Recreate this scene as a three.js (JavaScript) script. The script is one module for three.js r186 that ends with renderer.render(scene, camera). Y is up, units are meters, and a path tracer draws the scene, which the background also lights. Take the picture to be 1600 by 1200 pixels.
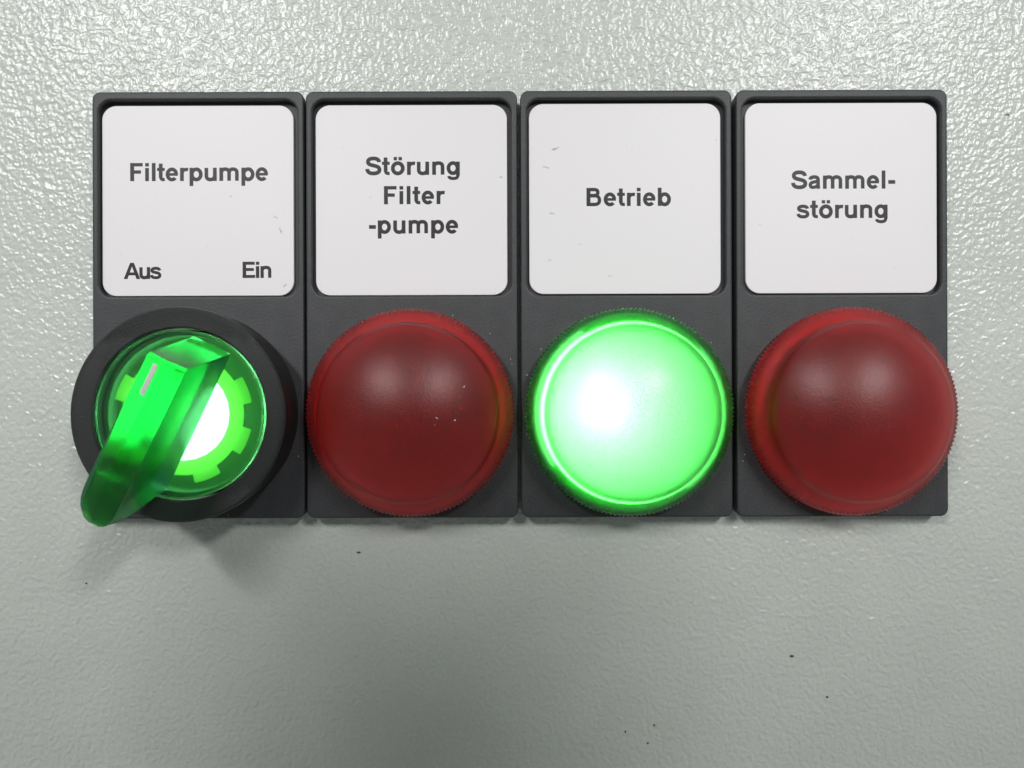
import * as THREE from 'three';
import { mergeGeometries, toCreasedNormals } from 'three/addons/utils/BufferGeometryUtils.js';
import { RoundedBoxGeometry } from 'three/addons/geometries/RoundedBoxGeometry.js';
import { RectAreaLightUniformsLib } from 'three/addons/lights/RectAreaLightUniformsLib.js';

// ---------------------------------------------------------------- camera, room light, exposure
RectAreaLightUniformsLib.init();
const MM = 0.001;
const scene = new THREE.Scene();
const camera = new THREE.PerspectiveCamera(52.97, 4 / 3, 0.005, 30);
camera.position.set(0, 0, 108 * MM);          // z = 0 is the front face of the legend plates
camera.lookAt(0, 0, 0);
camera.rotateZ(-0.0032);
const renderer = new THREE.WebGLRenderer({ antialias: true });
renderer.toneMapping = THREE.LinearToneMapping;
renderer.toneMappingExposure = 1;
renderer.shadowMap.enabled = true;
scene.background = new THREE.Color().setRGB(0.22, 0.234, 0.228);   // the dim switch room around the cabinet

const CEILING_LIGHT = { intensity: 52, color: [1.0, 0.985, 0.98] };

// ---------------------------------------------------------------- helpers
let seed = 20240611;
const rnd = () => { seed = (seed * 1664525 + 1013904223) >>> 0; return seed / 4294967296; };
const lin = (r, g, b) => new THREE.Color().setRGB(r, g, b);
const taken = {};
const numbered = (n) => { taken[n] = (taken[n] ?? -1) + 1; return taken[n] ? `${n}_${String(taken[n]).padStart(3, '0')}` : n; };
function thing(name, label, category, [x, y, z] = [0, 0, 0], group) {
  const o = new THREE.Group(); o.name = numbered(name); o.position.set(x * MM, y * MM, z * MM);
  o.userData = { label, category }; if (group) o.userData.group = group;
  scene.add(o); return o;
}
function part(name, geometry, material, parent, label) {
  const m = new THREE.Mesh(geometry, material); m.name = name; m.castShadow = m.receiveShadow = true;
  if (label) m.userData.label = label;
  parent.add(m); return m;
}
const mm = (g) => g.scale(MM, MM, MM);
function roundRect(x0, y0, x1, y1, r, P = THREE.Shape) {
  const s = new P();
  s.moveTo(x0 + r, y0); s.lineTo(x1 - r, y0); s.absarc(x1 - r, y0 + r, r, -Math.PI / 2, 0, false);
  s.lineTo(x1, y1 - r); s.absarc(x1 - r, y1 - r, r, 0, Math.PI / 2, false);
  s.lineTo(x0 + r, y1); s.absarc(x0 + r, y1 - r, r, Math.PI / 2, Math.PI, false);
  s.lineTo(x0, y0 + r); s.absarc(x0 + r, y0 + r, r, Math.PI, Math.PI * 1.5, false);
  return s;
}
// a body turned round the z axis: profile of [radius, height], anticlockwise so that faces point outwards
function turned(profile, segments = 128, wobble) {
  const g = new THREE.LatheGeometry(profile.map(([r, h]) => new THREE.Vector2(Math.max(r, 0), h)), segments);
  if (wobble) {
    const p = g.attributes.position;
    for (let i = 0; i < p.count; i++) {
      const x = p.getX(i), y = p.getY(i), z = p.getZ(i), r = Math.hypot(x, z), k = wobble(r, y, Math.atan2(z, x));
      p.setXYZ(i, x * k, y, z * k);
    }
    g.computeVertexNormals();
  }
  g.rotateX(Math.PI / 2);
  return mm(g);
}
const crease = (g, deg = 35) => toCreasedNormals(g, deg * Math.PI / 180);

// periodic gradient noise on a lattice of nx by ny cells
function lattice(nx, ny) {
  const gx = new Float32Array(nx * ny), gy = new Float32Array(nx * ny);
  for (let i = 0; i < nx * ny; i++) { const a = rnd() * 6.2831853; gx[i] = Math.cos(a); gy[i] = Math.sin(a); }
  return (u, v) => {                             // u, v in cells
    const fx = Math.floor(u), fy = Math.floor(v), x = u - fx, y = v - fy;
    const i0 = ((fx % nx) + nx) % nx, i1 = (i0 + 1) % nx, j0 = (((fy % ny) + ny) % ny) * nx, j1 = ((((fy + 1) % ny) + ny) % ny) * nx;
    const s = x * x * x * (x * (x * 6 - 15) + 10), t = y * y * y * (y * (y * 6 - 15) + 10);
    const a = gx[j0 + i0] * x + gy[j0 + i0] * y, b = gx[j0 + i1] * (x - 1) + gy[j0 + i1] * y;
    const c = gx[j1 + i0] * x + gy[j1 + i0] * (y - 1), d = gx[j1 + i1] * (x - 1) + gy[j1 + i1] * (y - 1);
    return ((a + (b - a) * s) * (1 - t) + (c + (d - c) * s) * t) * 1.5;
  };
}
function floatTexture(w, h, f) {
  const data = new Float32Array(w * h * 4);
  for (let j = 0; j < h; j++) for (let i = 0; i < w; i++) { const v = f((i + 0.5) / w, (j + 0.5) / h), k = (j * w + i) * 4; data[k] = data[k + 1] = data[k + 2] = v; data[k + 3] = 1; }
  const t = new THREE.DataTexture(data, w, h, THREE.RGBAFormat, THREE.FloatType);
  t.wrapS = t.wrapT = THREE.RepeatWrapping; t.magFilter = t.minFilter = THREE.LinearFilter; t.needsUpdate = true;
  return t;
}
function bytesTexture(w, h, f) {
  const data = new Uint8Array(w * h * 4);
  for (let j = 0; j < h; j++) for (let i = 0; i < w; i++) { const c = f((i + 0.5) / w, (j + 0.5) / h), k = (j * w + i) * 4; data[k] = c[0]; data[k + 1] = c[1]; data[k + 2] = c[2]; data[k + 3] = 255; }
  const t = new THREE.DataTexture(data, w, h); t.colorSpace = THREE.SRGBColorSpace;
  t.wrapS = t.wrapT = THREE.RepeatWrapping; t.magFilter = t.minFilter = THREE.LinearFilter; t.needsUpdate = true;
  return t;
}

// ---------------------------------------------------------------- where things stand (mm; origin is the foot of the camera)
const PX = 11.13;                                // photo pixels per mm on the front of the plates
const PLATE_X = [-43.95, -14.0, 16.1, 46.33], PLATE_Y = 11.2, HEAD_Y = -15.1, WALL_Z = -2.6;

// ---------------------------------------------------------------- cabinet door, wrinkled powder coat
{
  const W = 192, H = 150;
  const n1 = lattice(256, 200), n2 = lattice(470, 367), n3 = lattice(24, 19), n4 = lattice(60, 47), w1 = lattice(128, 100), w2 = lattice(128, 100);
  const bump = floatTexture(2048, 1600, (u, v) => {
    const wx = w1(u * 128, v * 100) * 0.55, wy = w2(u * 128, v * 100) * 0.55;
    const a = n1(u * 256 + wx, v * 200 + wy), b = n2(u * 470 + wy * 1.4, v * 367 + wx * 1.4);
    return 0.5 + 0.30 * a + 0.15 * b + 0.06 * n4(u * 60, v * 47);
  });
  const specks = [[1235, 1026, 2.6, 1.5], [1290, 1090, 1.7, 1.3], [1020, 1133, 1.2, 1.2], [975, 1143, 1, 1.3], [1010, 1161, 1.3, 1.1], [135, 909, 1.6, 1], [560, 862, 2.6, 1.2], [1574, 183, 2.6, 1.2]]
    .map(([x, y, a, b]) => [(x - 800) / PX * 1.024 / W + 0.5, (600 - y) / PX * 1.024 / H + 0.5, a / PX / W, b / PX / H]);
  const color = bytesTexture(2048, 1600, (u, v) => {
    const c = 1 + 0.012 * n3(u * 24, v * 19) + 0.02 * n2(u * 470 + 7.3, v * 367 + 3.1);
    let d = 0, st = 0;
    for (const [x, y, a, b] of specks) { const q = Math.hypot((u - x) / a, (v - y) / b); if (q < 1.6) d = Math.max(d, Math.min(1, (1.6 - q) * 1.4)); }
    const q = Math.hypot((u - specks[2][0] - 0.0006) / 0.0022, (v - specks[2][1] + 0.0006) / 0.0034) + 0.5 * n1(u * 256, v * 200);
    if (q < 1) st = 0.10 * Math.min(1, (1 - q) * 3);
    return [191, 196, 190].map((x, k) => Math.min(255, (x * c * (1 - d) + [70, 62, 50][k] * d) * (1 - st * [0.3, 0.25, 1][k])));
  });
  for (const t of [bump, color]) { t.repeat.set(1 / W, 1 / H); t.offset.set(0.5, 0.5); }
  const coat = new THREE.MeshPhysicalMaterial({ map: color, roughness: 0.255, bumpMap: bump, bumpScale: 0.205 * MM, specularIntensity: 1.0 });
  const shape = roundRect(-150, -120, 150, 120, 2);
  for (const x of PLATE_X) { const h = new THREE.Path(); h.absarc(x, PLATE_Y + HEAD_Y, 12.95, 0, Math.PI * 2, true); shape.holes.push(h); }
  const g = new THREE.ExtrudeGeometry(shape, { depth: 1.5, bevelEnabled: false, curveSegments: 48 });
  g.translate(0, 0, WALL_Z - 1.5);
  const door = part('cabinet_wall', mm(g), coat, scene);
  door.userData = { kind: 'structure', label: 'light grey wrinkle-coated sheet metal of the control cabinet', category: 'wall' };
}

// ---------------------------------------------------------------- lettering, drawn as the heavy grotesque of the labels (1000 units an em)
const GLYPH = {
  F: [611, 'r73,0,145,716 r73,595,491,121 r73,303,420,121'], E: [667, 'r73,0,145,716 r73,595,531,121 r73,315,494,121 r73,0,549,121'],
  i: [278, 'r72,0,137,519 r72,589,137,127'], l: [278, 'r72,0,137,716'],
  t: [333, 'r86,140,137,552 r13,410,297,109', [['M154.5,190 C154.5,70 190,48 314,60', 118]]],
  e: [556, 'r120,213,390,94', [['E278,260,178,208,4,318', 128]]],
  r: [389, 'r66,0,137,519', [['M135,230 C135,420 215,480 382,452', 122]]],
  n: [611, 'r66,0,137,519', [['M134,290 C134,405 205,468 305,468 C420,468 475,420 475,320 L475,0', 130]]],
  u: [611, 'r407,0,137,519', [['M135,519 L135,200 C135,100 190,51 300,51 C400,51 475,115 475,230', 130]]],
  m: [889, 'r62,0,137,519', [['M130,290 C130,405 190,468 280,468 C390,468 444,420 444,320 L444,0', 128], ['M444,290 C444,405 504,468 594,468 C704,468 758,420 758,320 L758,0', 128]]],
  p: [611, 'r67,-199,137,718', [['E333,259,180,208,0,360', 132]]], b: [611, 'r67,0,137,716', [['E333,259,180,208,0,360', 132]]],
  g: [611, 'r407,-30,137,549', [['E277,262,180,206,0,360', 130], ['M475,0 C475,-115 415,-155 300,-155 C195,-155 120,-135 108,-55', 110]]],
  'ö': [611, 'r146,589,122,120 r344,589,122,120', [['E305,260,200,208,0,360', 136]]],
  a: [556, '', [['M98,365 C118,445 180,470 275,470 C385,470 422,430 422,340 L422,140 C422,75 436,40 452,0', 126], ['M422,305 C330,265 108,285 108,150 C108,85 150,54 215,54 C320,54 422,105 422,225', 116]]],
  s: [556, '', [['M462,378 C440,445 370,472 280,472 C180,472 106,440 106,378 C106,245 466,325 466,152 C466,82 390,48 280,48 C170,48 98,82 78,165', 116]]],
  S: [667, '', [['M568,512 C555,615 470,660 340,660 C200,660 118,610 118,525 C118,320 580,430 580,205 C580,105 480,56 335,56 C180,56 100,112 82,238', 138]]],
  A: [722, 'p0,0,153,0,361,575,440,716,283,716 p722,0,566,0,361,575,282,716,437,716 r150,163,420,118'],
  B: [722, 'r73,0,145,716', [['M200,656 L370,656 C480,656 522,612 522,540 C522,462 475,418 380,418 L200,418', 120], ['M200,408 L410,408 C530,408 586,325 586,235 C586,120 520,60 400,60 L200,60', 121]]],
  '-': [333, 'r56,192,263,137'],
};
function letter(ctx, ch) {
  const [, fills, strokes = []] = GLYPH[ch];
  for (const f of fills.split(' ').filter(Boolean)) {
    const v = f.slice(1).split(',').map(Number);
    ctx.beginPath();
    if (f[0] === 'r') ctx.rect(...v);
    else { ctx.moveTo(v[0], v[1]); for (let i = 2; i < v.length; i += 2) ctx.lineTo(v[i], v[i + 1]); ctx.closePath(); }
    ctx.fill(); ctx.lineWidth = 12; ctx.stroke();
  }
  for (const [d, w] of strokes) {
    ctx.lineWidth = w + 15; ctx.beginPath();
    for (const [, c, a] of d.matchAll(/([MLCE])([^MLCE]*)/g)) {
      const v = a.trim().split(/[ ,]+/).map(Number);
      if (c === 'M') ctx.moveTo(...v); else if (c === 'L') ctx.lineTo(...v); else if (c === 'C') ctx.bezierCurveTo(...v);
      else ctx.ellipse(v[0], v[1], v[2], v[3], 0, v[4] * Math.PI / 180, v[5] * Math.PI / 180);
    }
    ctx.stroke();
  }
}
// lines: [text, left, right, baseline] in photo pixels; ox, oy: photo pixel of the card's top left corner
function cardTexture(ox, oy, lines, marks) {
  const S = 1024, k = S / 300, canvas = document.createElement('canvas'); canvas.width = canvas.height = S;
  const ctx = canvas.getContext('2d');
  ctx.fillStyle = '#dfdddf'; ctx.fillRect(0, 0, S, S);
  for (let i = 0; i < 500; i++) { ctx.fillStyle = `rgba(90,88,84,${0.012 + 0.02 * rnd()})`; ctx.beginPath(); ctx.ellipse(rnd() * S, rnd() * S, 1 + rnd() * 6, 1 + rnd() * 3, rnd() * 3, 0, 7); ctx.fill(); }
  for (let i = 0; i < 9; i++) { ctx.fillStyle = `rgba(70,68,66,${0.15 + 0.2 * rnd()})`; ctx.beginPath(); ctx.ellipse(rnd() * S, rnd() * S, 1.5 + rnd() * 1.5, 1.3, rnd() * 3, 0, 7); ctx.fill(); }
  for (const [x, y, a, b, turn, dark] of marks) {
    for (let i = 0; i < 14; i++) { ctx.fillStyle = `rgba(95,92,90,${dark * (0.08 + 0.2 * rnd())})`; ctx.beginPath(); const q = (rnd() - 0.5) * a * 1.4, w = (rnd() - 0.5) * b; ctx.ellipse((x - ox + q * Math.cos(turn) - w * Math.sin(turn)) * k, (y - oy + q * Math.sin(turn) + w * Math.cos(turn)) * k, (0.4 + rnd()) * a * 0.3 * k, (0.3 + rnd()) * b * 0.4 * k, turn, 0, 7); ctx.fill(); }
  }
  ctx.fillStyle = ctx.strokeStyle = '#17141a';
  for (const [text, x0, x1, base, cap] of lines) {
    const chars = [...text], first = 70, last = 60, em = cap / 0.716;
    const wide = chars.reduce((s, c) => s + GLYPH[c][0], 0) - first - last, spare = ((x1 - x0) / em * 1000 - wide) / (chars.length - 1);
    let x = -first;
    for (const c of chars) {
      ctx.save(); ctx.translate((x0 - ox + x * em / 1000) * k, (base - oy) * k); ctx.scale(em / 1000 * k, -em / 1000 * k);
      letter(ctx, c); ctx.restore();
      x += GLYPH[c][0] + spare;
    }
  }
  const t = new THREE.CanvasTexture(canvas); t.colorSpace = THREE.SRGBColorSpace; t.magFilter = THREE.LinearFilter; t.anisotropy = 8;
  return t;
}

// ---------------------------------------------------------------- legend plates
const grainNoise = lattice(64, 64), grainFine = lattice(160, 160), grainWide = lattice(7, 7);
const grain = floatTexture(512, 512, (u, v) => 0.5 + 0.4 * grainNoise(u * 64, v * 64) + 0.35 * grainFine(u * 160, v * 160));
grain.repeat.set(1 / 16, 1 / 16);
const grainTone = bytesTexture(512, 512, (u, v) => { const f = 1 + 0.22 * grainFine(u * 160 + 3.3, v * 160) + 0.16 * grainNoise(u * 64, v * 64 + 1.7) + 0.08 * grainWide(u * 7, v * 7) + (grainFine(u * 160 + 40.2, v * 160 + 9.9) > 0.62 ? 0.5 : 0); return [50 * f, 51.5 * f, 54 * f]; });
grainTone.repeat.set(1 / 16, 1 / 16);
const plateMaterial = new THREE.MeshStandardMaterial({ map: grainTone, roughness: 0.5, bumpMap: grain, bumpScale: 0.012 * MM });
const bezelTone = bytesTexture(512, 512, (u, v) => { const f = 1 + 0.25 * grainFine(u * 160 + 3.3, v * 160) + 0.25 * grainNoise(u * 64, v * 64 + 1.7) + (grainFine(u * 160 + 40.2, v * 160 + 9.9) > 0.6 ? 0.45 : 0); return [29 * f, 31 * f, 31 * f]; });
bezelTone.repeat.set(6, 2);
const bezelGrain = grain.clone(); bezelGrain.repeat.set(6, 2); bezelGrain.needsUpdate = true;
const bezelMaterial = new THREE.MeshStandardMaterial({ map: bezelTone, roughness: 0.48, bumpMap: bezelGrain, bumpScale: 0.03 * MM });

const fleck = new THREE.MeshStandardMaterial({ color: lin(0.45, 0.44, 0.41), roughness: 0.9 });
const PLATES = [
  { text: 'Filterpumpe', ox: 160, oy: 163, lines: [['Filterpumpe', 204, 419, 280.5, 28], ['Aus', 196, 251, 434, 25], ['Ein', 380, 425, 433, 25]], marks: [[432, 338, 5, 2, 0.5, 0.5], [440, 358, 6, 3, 1.2, 0.6], [446, 445, 4, 2, -0.6, 0.7], [362, 305, 2.4, 2.4, 0, 0.5]], label: 'dark grey legend plate with white card reading Filterpumpe, Aus and Ein' },
  { text: 'Störung', ox: 492, oy: 163, lines: [['Störung', 572, 718, 272, 28], ['Filter', 599, 692, 318, 28], ['-pumpe', 576, 714, 364, 28]], marks: [[783, 276, 3, 2, 0.2, 0.9], [578, 307, 2.5, 1.5, 0.3, 0.4]], label: 'dark grey legend plate with white card reading Störung Filter-pumpe on three lines' },
  { text: 'Betrieb', ox: 828, oy: 160, lines: [['Betrieb', 918, 1049, 320, 28]], marks: [[870, 230, 8, 2.6, -0.3, 1], [854, 259, 7, 2, 0.25, 0.7], [864, 332, 7, 1.8, 0.1, 0.5], [860, 405, 2.5, 2.5, 0, 0.6], [907, 380, 2.4, 2.2, 0, 0.4], [955, 430, 6, 1.6, 0.1, 0.3], [1122, 217, 2.2, 2.2, 0, 0.4]], label: 'dark grey legend plate with white card reading Betrieb' },
  { text: 'Sammel-', ox: 1167, oy: 160, lines: [['Sammel-', 1241, 1400, 294, 28], ['störung', 1249, 1390, 340, 28]], marks: [[1190, 350, 3, 1.5, 0.4, 0.3], [1400, 420, 3, 1.4, -0.3, 0.3]], label: 'dark grey legend plate with white card reading Sammel-störung on two lines' },
];
const plateFrame = (() => {
  const hole = (s) => { const h = new THREE.Path(); h.absarc(0, HEAD_Y, 12.85, 0, Math.PI * 2, true); s.holes.push(h); return s; };
  const B = 0.28;
  const front = hole(roundRect(-14.83 + B, -29.95 + B, 14.83 - B, 29.95 - B, 0.85));
  front.holes.push(roundRect(-13.95 - B, 1.2 - B, 13.95 + B, 28.75 + B, 2.1, THREE.Path));
  const a = new THREE.ExtrudeGeometry(front, { depth: 1.0, bevelEnabled: true, bevelThickness: B, bevelSize: B, bevelSegments: 3, curveSegments: 24 });
  a.translate(0, 0, -1.0 - B);
  const b = new THREE.ExtrudeGeometry(hole(roundRect(-14.75, -29.85, 14.75, 29.85, 1.0)), { depth: 1.5, bevelEnabled: false, curveSegments: 24 });
  b.translate(0, 0, -2.7);
  return mm(mergeGeometries([a, b]));
})();
const cardShape = (() => {
  const g = new THREE.ExtrudeGeometry(roundRect(-13.45, 1.42, 13.45, 28.15, 2.0), { depth: 0.35, bevelEnabled: true, bevelThickness: 0.05, bevelSize: 0.05, bevelSegments: 1, curveSegments: 16 });
  const p = g.attributes.position, uv = g.attributes.uv;
  for (let i = 0; i < p.count; i++) uv.setXY(i, (p.getX(i) + 13.48) / 26.96, (p.getY(i) - 1.2) / 26.96);
  g.translate(0, 0, -1.13);
  return mm(g);
})();
PLATES.forEach((P, i) => {
  const t = thing('legend_plate', P.label, 'legend plate', [PLATE_X[i], PLATE_Y, 0], 'legend plates in a row');
  part('plate_frame', plateFrame, plateMaterial, t);
  const card = part('label_card', cardShape, new THREE.MeshPhysicalMaterial({ map: cardTexture(P.ox, P.oy, P.lines, P.marks), roughness: 0.42, specularIntensity: 0.8 }), t);
  for (let k = 0; k < 6; k++) {
    const g = new THREE.IcosahedronGeometry(0.5, 1), a = rnd() * 6.28, r = 14.6 + rnd() * 1.6;
    g.scale(0.1 + 0.22 * rnd(), 0.07 + 0.06 * rnd(), 0.04); g.rotateZ(rnd() * 3);
    const x = Math.max(-14, Math.min(14, r * Math.cos(a))), y = Math.max(-29.4, Math.min(0.6, HEAD_Y + r * Math.sin(a) * 0.97));
    g.translate(x, y, 0.01); part('dust_fleck', mm(g), fleck, t);
  }
  card.position.set([-0.28, -0.1, -0.1, 0.18][i] * MM, [0, 0, 0.1, 0.1][i] * MM, 0);
});

// ---------------------------------------------------------------- indicator lights
const TEETH = 150;
const frost1 = lattice(120, 120), frost2 = lattice(50, 50);
const frost = floatTexture(512, 512, (u, v) => 0.5 + 0.4 * frost1(u * 120, v * 120) + 0.2 * frost2(u * 50, v * 50));
const dome = (R, c, r0, n) => Array.from({ length: n + 1 }, (_, i) => { const r = r0 * (1 - i / n); return [r, c + Math.sqrt(R * R - r * r)]; });
const lensShape = (() => {
  const outer = [[14.0, 0.35], [14.2, 0.55], [14.2, 1.4], [14.2, 2.4], [14.15, 2.75], [13.85, 3.15], [13.3, 3.6], [12.65, 4.15], [12.3, 4.5], [12.15, 4.9], [12.05, 5.3], [11.92, 5.7], ...dome(18, -7.68, 11.65, 22)];
  const inner = [...dome(16.7, -7.68, 10.7, 16).reverse(), [11.1, 4.6], [11.7, 3.7], [12.6, 2.8], [13.1, 2.2], [13.45, 1.4], [13.45, 0.5], [13.5, 0.35], [14.0, 0.35]];
  const g = turned([...outer, ...inner], TEETH * 4, (r, h, a) => (r > 13.7 && h < 3.3 ? 1 + 0.009 * Math.cos(a * TEETH) * Math.min(1, (3.3 - h) / 0.5) : 1));
  const p = g.attributes.position, uv = g.attributes.uv;
  for (let i = 0; i < p.count; i++) uv.setXY(i, p.getX(i) / MM / 30, p.getY(i) / MM / 30);
  return g;
})();
const cupShape = crease(turned([[0, -28.4], [8, -28.4], [11.2, -15], [12.7, -1], [12.7, 0.1], [13.12, 0.15], [13.12, 0.5], [12.5, 0.55], [12.2, -0.6], [10.4, -15], [7.2, -27.2], [0, -27.4]], 96), 30);
const flangeShape = crease(turned([[11.9, 0.56], [13.1, 0.56], [13.1, 0.66], [11.9, 0.68], [11.9, 0.56]], 96), 30);
const ledShape = turned([[0, -27.3], [3.0, -27.3], [3.0, -25.2], ...dome(3.0, -25.2, 2.98, 8)], 40);
const tab = (a0, a1) => {                          // bayonet rib standing inside the lens
  const s = new THREE.Shape(); s.absarc(0, 0, 12.2, a0, a1, false); s.absarc(0, 0, 11.6, a1, a0, true);
  const g = new THREE.ExtrudeGeometry(s, { depth: 1.6, bevelEnabled: false, curveSegments: 20 }); g.translate(0, 0, 0.9); return mm(g);
};
const skirtShape = turned([[13.3, 0.72], [13.25, 1.6], [12.9, 2.2], [12.3, 2.85]], 96);
const frostShape = turned([[12.28, 2.87], [11.4, 3.75], [10.85, 4.5], ...dome(16.2, -7.68, 10.3, 14)], 96);   // frosted cap inside the lens
const frostLit = new THREE.MeshPhysicalMaterial({ color: lin(0.8, 0.95, 0.8), transmission: 0.9, thickness: 0, roughness: 0.42, specularIntensity: 0.3 });
const skirtLit = new THREE.MeshPhysicalMaterial({ color: lin(0.8, 0.95, 0.8), transmission: 0.9, thickness: 0, roughness: 0.95, specularIntensity: 0.3 });
function lensMaterial(c, opt = {}) {
  return new THREE.MeshPhysicalMaterial({ color: c, transmission: 1, thickness: 1.3 * MM, ior: 1.49, roughness: 0.42, bumpMap: frost, bumpScale: 0.018 * MM, ...opt });
}
const redLens = lensMaterial(lin(0.95, 0.09, 0.095), { transmission: 0.96 });
const greenLens = lensMaterial(lin(0.11, 0.8, 0.155), { transmission: 1, roughness: 0.34 });
const cupMaterial = new THREE.MeshStandardMaterial({ color: lin(0.45, 0.44, 0.42), roughness: 0.55 });
const seatMaterial = new THREE.MeshStandardMaterial({ color: lin(0.78, 0.78, 0.76), roughness: 0.6 });
const ledOff = new THREE.MeshPhysicalMaterial({ color: lin(0.75, 0.72, 0.68), roughness: 0.3 });
const LAMPS = [
  [1, redLens, false, 'unlit red dome indicator light on the Störung Filter-pumpe plate', 0.6],
  [2, greenLens, true, 'glowing green dome indicator light on the Betrieb plate', 0],
  [3, redLens, false, 'unlit red dome indicator light on the Sammel-störung plate', 2.4],
];
for (const [i, lens, lit, label, turn] of LAMPS) {
  const t = thing('indicator_light', label, 'indicator light', [PLATE_X[i] + (i === 3 ? 0.4 : 0), PLATE_Y + HEAD_Y, 0], 'indicator lights');
  const l = part('lens', lensShape, lens, t);
  for (const [a0, a1] of [[0.75, 2.1], [3.75, 5.35]]) part('inner_rib', tab(a0 + turn, a1 + turn), lens, l);
  if (lit) { const d = part('inner_diffuser', frostShape, frostLit, t); part('skirt', skirtShape, skirtLit, d); }
  part('lamp_holder', cupShape, cupMaterial, t);
  part('seat_ring', flangeShape, seatMaterial, t);
  if (lit) {
    part('led', ledShape, new THREE.MeshStandardMaterial({ color: 0xffffff, emissive: lin(1, 0.97, 0.95), emissiveIntensity: 70 }), t);
    const p = new THREE.PointLight(lin(0.95, 1, 0.9), 0.0002); p.position.set(0, 0, -24.5 * MM); p.shadow.radius = 0.14; p.castShadow = true; p.name = 'led_light';
    t.add(p);
  } else part('led', ledShape, ledOff, t);
  if (i === 1) {
    for (const [x, y, a, b, r] of [[725, 604, 0.42, 0.16, 1.0], [711, 656, 0.3, 0.2, 0.3], [684, 652, 0.45, 0.14, -0.4], [719, 620, 0.14, 0.1, 0], [681, 663, 0.12, 0.1, 0], [634, 690, 0.12, 0.1, 1]]) {
      const dx = ((x - 800) / 1.085 / PX) - PLATE_X[i], dy = ((600 - y) / 1.085 / PX) - (PLATE_Y + HEAD_Y), g = new THREE.IcosahedronGeometry(0.5, 1);
      g.scale(a, b, 0.05); g.rotateZ(r);
      const n = new THREE.Vector3(dx, dy, Math.sqrt(324 - dx * dx - dy * dy)).normalize();
      g.applyQuaternion(new THREE.Quaternion().setFromUnitVectors(new THREE.Vector3(0, 0, 1), n));
      g.translate(n.x * 18.01, n.y * 18.01, n.z * 18.01 - 7.68);
      part('dust_fleck', mm(g), fleck, t);
    }
  }
}

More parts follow.
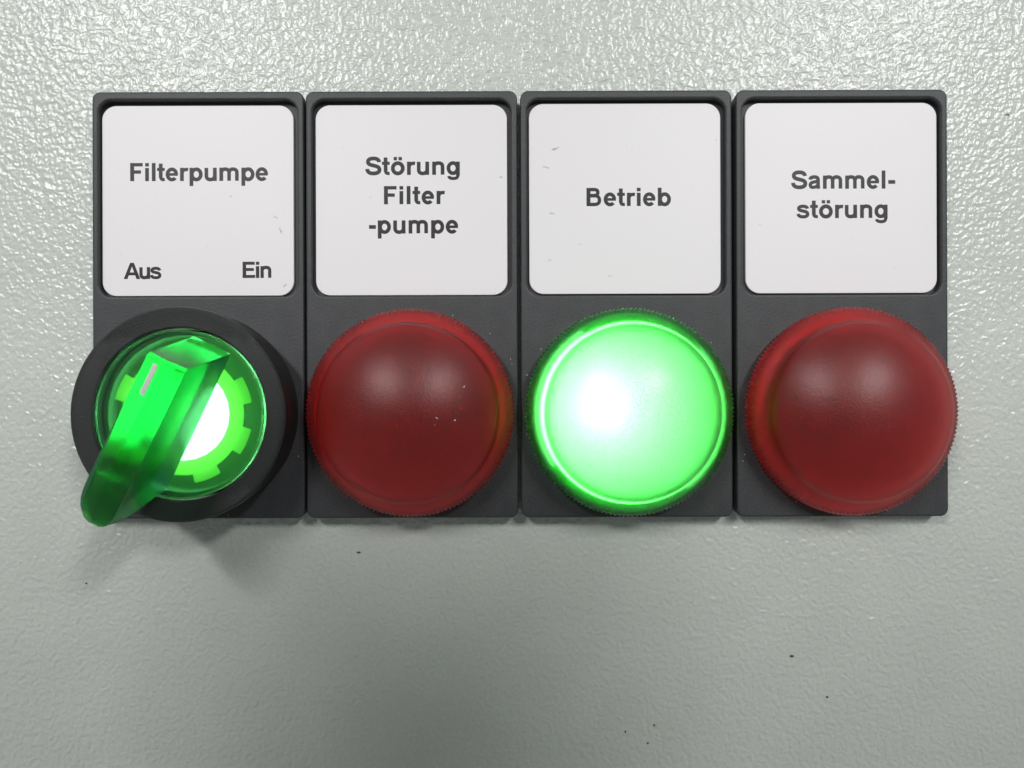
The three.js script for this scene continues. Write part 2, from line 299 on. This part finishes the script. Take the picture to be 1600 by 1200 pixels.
// ---------------------------------------------------------------- illuminated selector switch
{
  const t = thing('selector_switch', 'black round selector switch with glowing green handle turned towards Ein', 'switch', [PLATE_X[0], PLATE_Y + HEAD_Y, 0]);
  const bezel = turned([[13.7, -0.03], [14.0, 0.1], [14.0, 3.3], [13.85, 3.45], [13.85, 3.7], [14.2, 3.85], [14.25, 6.2], [14.15, 6.6], [13.9, 6.8], [13.5, 6.82], [12.4, 6.5], [11.65, 6.3], [11.45, 6.1], [11.4, 3.0], [11.4, -3], [10.2, -3], [10.2, -0.03], [13.7, -0.03]].slice(0), 128);
  part('bezel', crease(bezel, 28), bezelMaterial, t);
  const green = new THREE.MeshPhysicalMaterial({ color: lin(0.13, 0.66, 0.24), transmission: 1, thickness: 2 * MM, ior: 1.49, roughness: 0.2, bumpMap: frost, bumpScale: 0.01 * MM });
  const handleGreen = new THREE.MeshPhysicalMaterial({ color: lin(0.3, 0.8, 0.44), transmission: 1, thickness: 4 * MM, ior: 1.49, roughness: 0.27, attenuationColor: lin(0.2, 0.58, 0.36), attenuationDistance: 6 * MM });
  part('dial', crease(turned([[0, 5.0], [11.0, 5.0], [11.2, 5.2], [11.2, 6.1], [10.9, 6.3], [0, 6.3]], 128), 30), green, t);
  // toothed diffuser under the dial
  const cog = new THREE.Shape(), N = 8, d = Math.PI * 2 / N;
  for (let k = 0; k < N; k++) {
    const a = (21 / 360 + k / N) * Math.PI * 2;
    cog[k ? 'lineTo' : 'moveTo'](9.3 * Math.cos(a - d * 0.25), 9.3 * Math.sin(a - d * 0.25));
    cog.absarc(0, 0, 9.3, a - d * 0.25, a + d * 0.25, false); cog.absarc(0, 0, 8.15, a + d * 0.27, a + d * 0.73, false);
  }
  cog.closePath();
  const eye = new THREE.Path(); eye.absarc(0, 0, 6.2, 0, Math.PI * 2, true); cog.holes.push(eye);
  const cogG = new THREE.ExtrudeGeometry(cog, { depth: 0.01, bevelEnabled: false, curveSegments: 12 }); cogG.translate(0, 0, 4.6);
  part('toothed_diffuser', mm(cogG), new THREE.MeshPhysicalMaterial({ color: lin(0.75, 0.9, 0.45), transmission: 0.6, thickness: 0, roughness: 1 }), t);
  part('lamp_holder', crease(turned([[0, -14], [9.6, -14], [11.2, -3.2], [11.2, 3.4], [10.6, 3.4], [10.4, 1.4], [7.3, 1.4], [7.2, 2.0], [7.0, 2.0], [7.0, -4], [0, -4.2]], 96), 30), new THREE.MeshStandardMaterial({ color: lin(0.14, 0.2, 0.15), roughness: 0.5 }), t);
  part('led', turned([[0, -4.1], [6.9, -4.1], [6.9, 1.5], [6.6, 1.8], [5, 1.95], [0, 2.1]], 64), new THREE.MeshStandardMaterial({ color: 0xffffff, emissive: lin(1, 1, 0.95), emissiveIntensity: 9 }), t);
  const p = new THREE.PointLight(lin(0.9, 1, 0.85), 0.0009); p.position.set(0, 0, 1.2 * MM); p.shadow.radius = 0.2; p.castShadow = true; p.name = 'led_light'; t.add(p);
  // handle: side profile along its length (u) and height, swept across its width
  const prof = [[10.2, 6.36], [10.0, 7.0], [7.6, 17.4], [7.2, 17.75], [3, 17.8], [-2, 17.9], [-6, 18], [-9.4, 18], [-10.4, 17.97], [-11.4, 17.85], [-12.4, 17.55], [-13.1, 17.2], [-13.6, 16.8], [-13.9, 16.4], [-14.08, 16.0], [-14.1, 15.6], [-14.0, 15.1], [-13.8, 14.6], [-13.4, 13.9], [-12.6, 12.6], [-11.6, 10.9], [-10.2, 8.6], [-9.7, 7.2], [-9.6, 6.36]];
  const wide = (u, h) => { let w = 2.55 + 0.25 * (18 - h) / 11.6; if (u < -8.5) w *= Math.pow(Math.max(0.02, 1 - ((-8.5 - u) / 5.65) ** 3), 0.42); return w; };
  const ACROSS = [-1, -0.97, -0.9, -0.04, 0.04, 0.9, 0.97, 1], pos = [], idx = [];
  for (const s of ACROSS) for (const [u, h] of prof) {
    const e = Math.abs(s), inset = e > 0.99 ? 0.32 : e > 0.95 ? 0.09 : 0, top = Math.min(1, Math.max(0, (h - 16) / 1.2));
    const hh = h > 6.4 ? h - inset * top - (e > 0.5 ? 0.75 * top : 0) : h;
    pos.push(u + (u > 9 ? -inset : u > 7 ? -inset * 0.6 : 0), s * wide(u, h), hh);
  }
  const n = prof.length;
  for (let a = 0; a < ACROSS.length - 1; a++) for (let b = 0; b < n; b++) { const c = (b + 1) % n, A = a * n + b, B = a * n + c, C = (a + 1) * n + b, D = (a + 1) * n + c; idx.push(A, B, C, B, D, C); }
  const flat = THREE.ShapeUtils.triangulateShape(prof.map(([x, y]) => new THREE.Vector2(x, y)), []), last = (ACROSS.length - 1) * n;
  for (const [a, b, c] of flat) { idx.push(a, c, b); idx.push(last + a, last + b, last + c); }
  let g = new THREE.BufferGeometry(); g.setAttribute('position', new THREE.Float32BufferAttribute(pos, 3)); g.setIndex(idx);
  { // make every face point outwards
    let vol = 0; const a = new THREE.Vector3(), b = a.clone(), c = a.clone(), p0 = g.attributes.position;
    for (let i = 0; i < idx.length; i += 3) { a.fromBufferAttribute(p0, idx[i]); b.fromBufferAttribute(p0, idx[i + 1]); c.fromBufferAttribute(p0, idx[i + 2]); vol += a.dot(b.cross(c)); }
    if (vol < 0) for (let i = 0; i < idx.length; i += 3) [idx[i], idx[i + 1]] = [idx[i + 1], idx[i]];
    g.setIndex(idx);
  }
  const ANGLE = Math.PI / 2 - 25.5 * Math.PI / 180;
  g = crease(g, 26); g.rotateZ(ANGLE);
  const handle = part('handle', mm(g), handleGreen, t);
  const mark = new RoundedBoxGeometry(3.9, 0.72, 0.14, 2, 0.05); mark.rotateX(-0.28); mark.translate(4.7, 0.75, 17.6); mark.rotateZ(ANGLE);
  part('position_mark', mm(mark), new THREE.MeshStandardMaterial({ color: lin(0.62, 0.6, 0.6), roughness: 0.6 }), handle);
}

// ---------------------------------------------------------------- outside the picture: what lights and shades the panel
const lampHousing = new THREE.MeshStandardMaterial({ color: lin(0.7, 0.7, 0.68), roughness: 0.5 });
const diffuser = new THREE.MeshStandardMaterial({ color: 0xffffff, emissive: lin(...CEILING_LIGHT.color), emissiveIntensity: 3 });
for (const [x, label] of [[-1.25, 'long fluorescent ceiling light on the Filterpumpe side of the room'], [1.25, 'long fluorescent ceiling light on the Sammel-störung side of the room']]) {
  const w = 0.3, len = 3.0, y = 1.4, z = 3.3;
  const t = thing('ceiling_light', label, 'ceiling light', [x / MM, y / MM, z / MM], 'ceiling lights');
  const h = new THREE.BoxGeometry(w + 0.06, 0.08, len + 0.06); h.translate(0, 0.06, 0); part('housing', h, lampHousing, t);
  const d = new THREE.BoxGeometry(w, 0.02, len); d.translate(0, 0.0099, 0); part('diffuser', d, diffuser, t);
  const a = new THREE.RectAreaLight(lin(...CEILING_LIGHT.color), CEILING_LIGHT.intensity, w, len);
  a.rotation.x = -Math.PI / 2; a.position.y = -0.004; a.name = 'tube_light'; t.add(a);
}
{
  const t = thing('camera_phone', 'dark smartphone held flat in front of the panel', 'phone', [-12, 2, 114]);
  part('phone_body', mm(new RoundedBoxGeometry(150, 74, 8, 4, 3.5)), new THREE.MeshStandardMaterial({ color: lin(0.03, 0.03, 0.035), roughness: 0.4 }), t);
}

renderer.render(scene, camera);
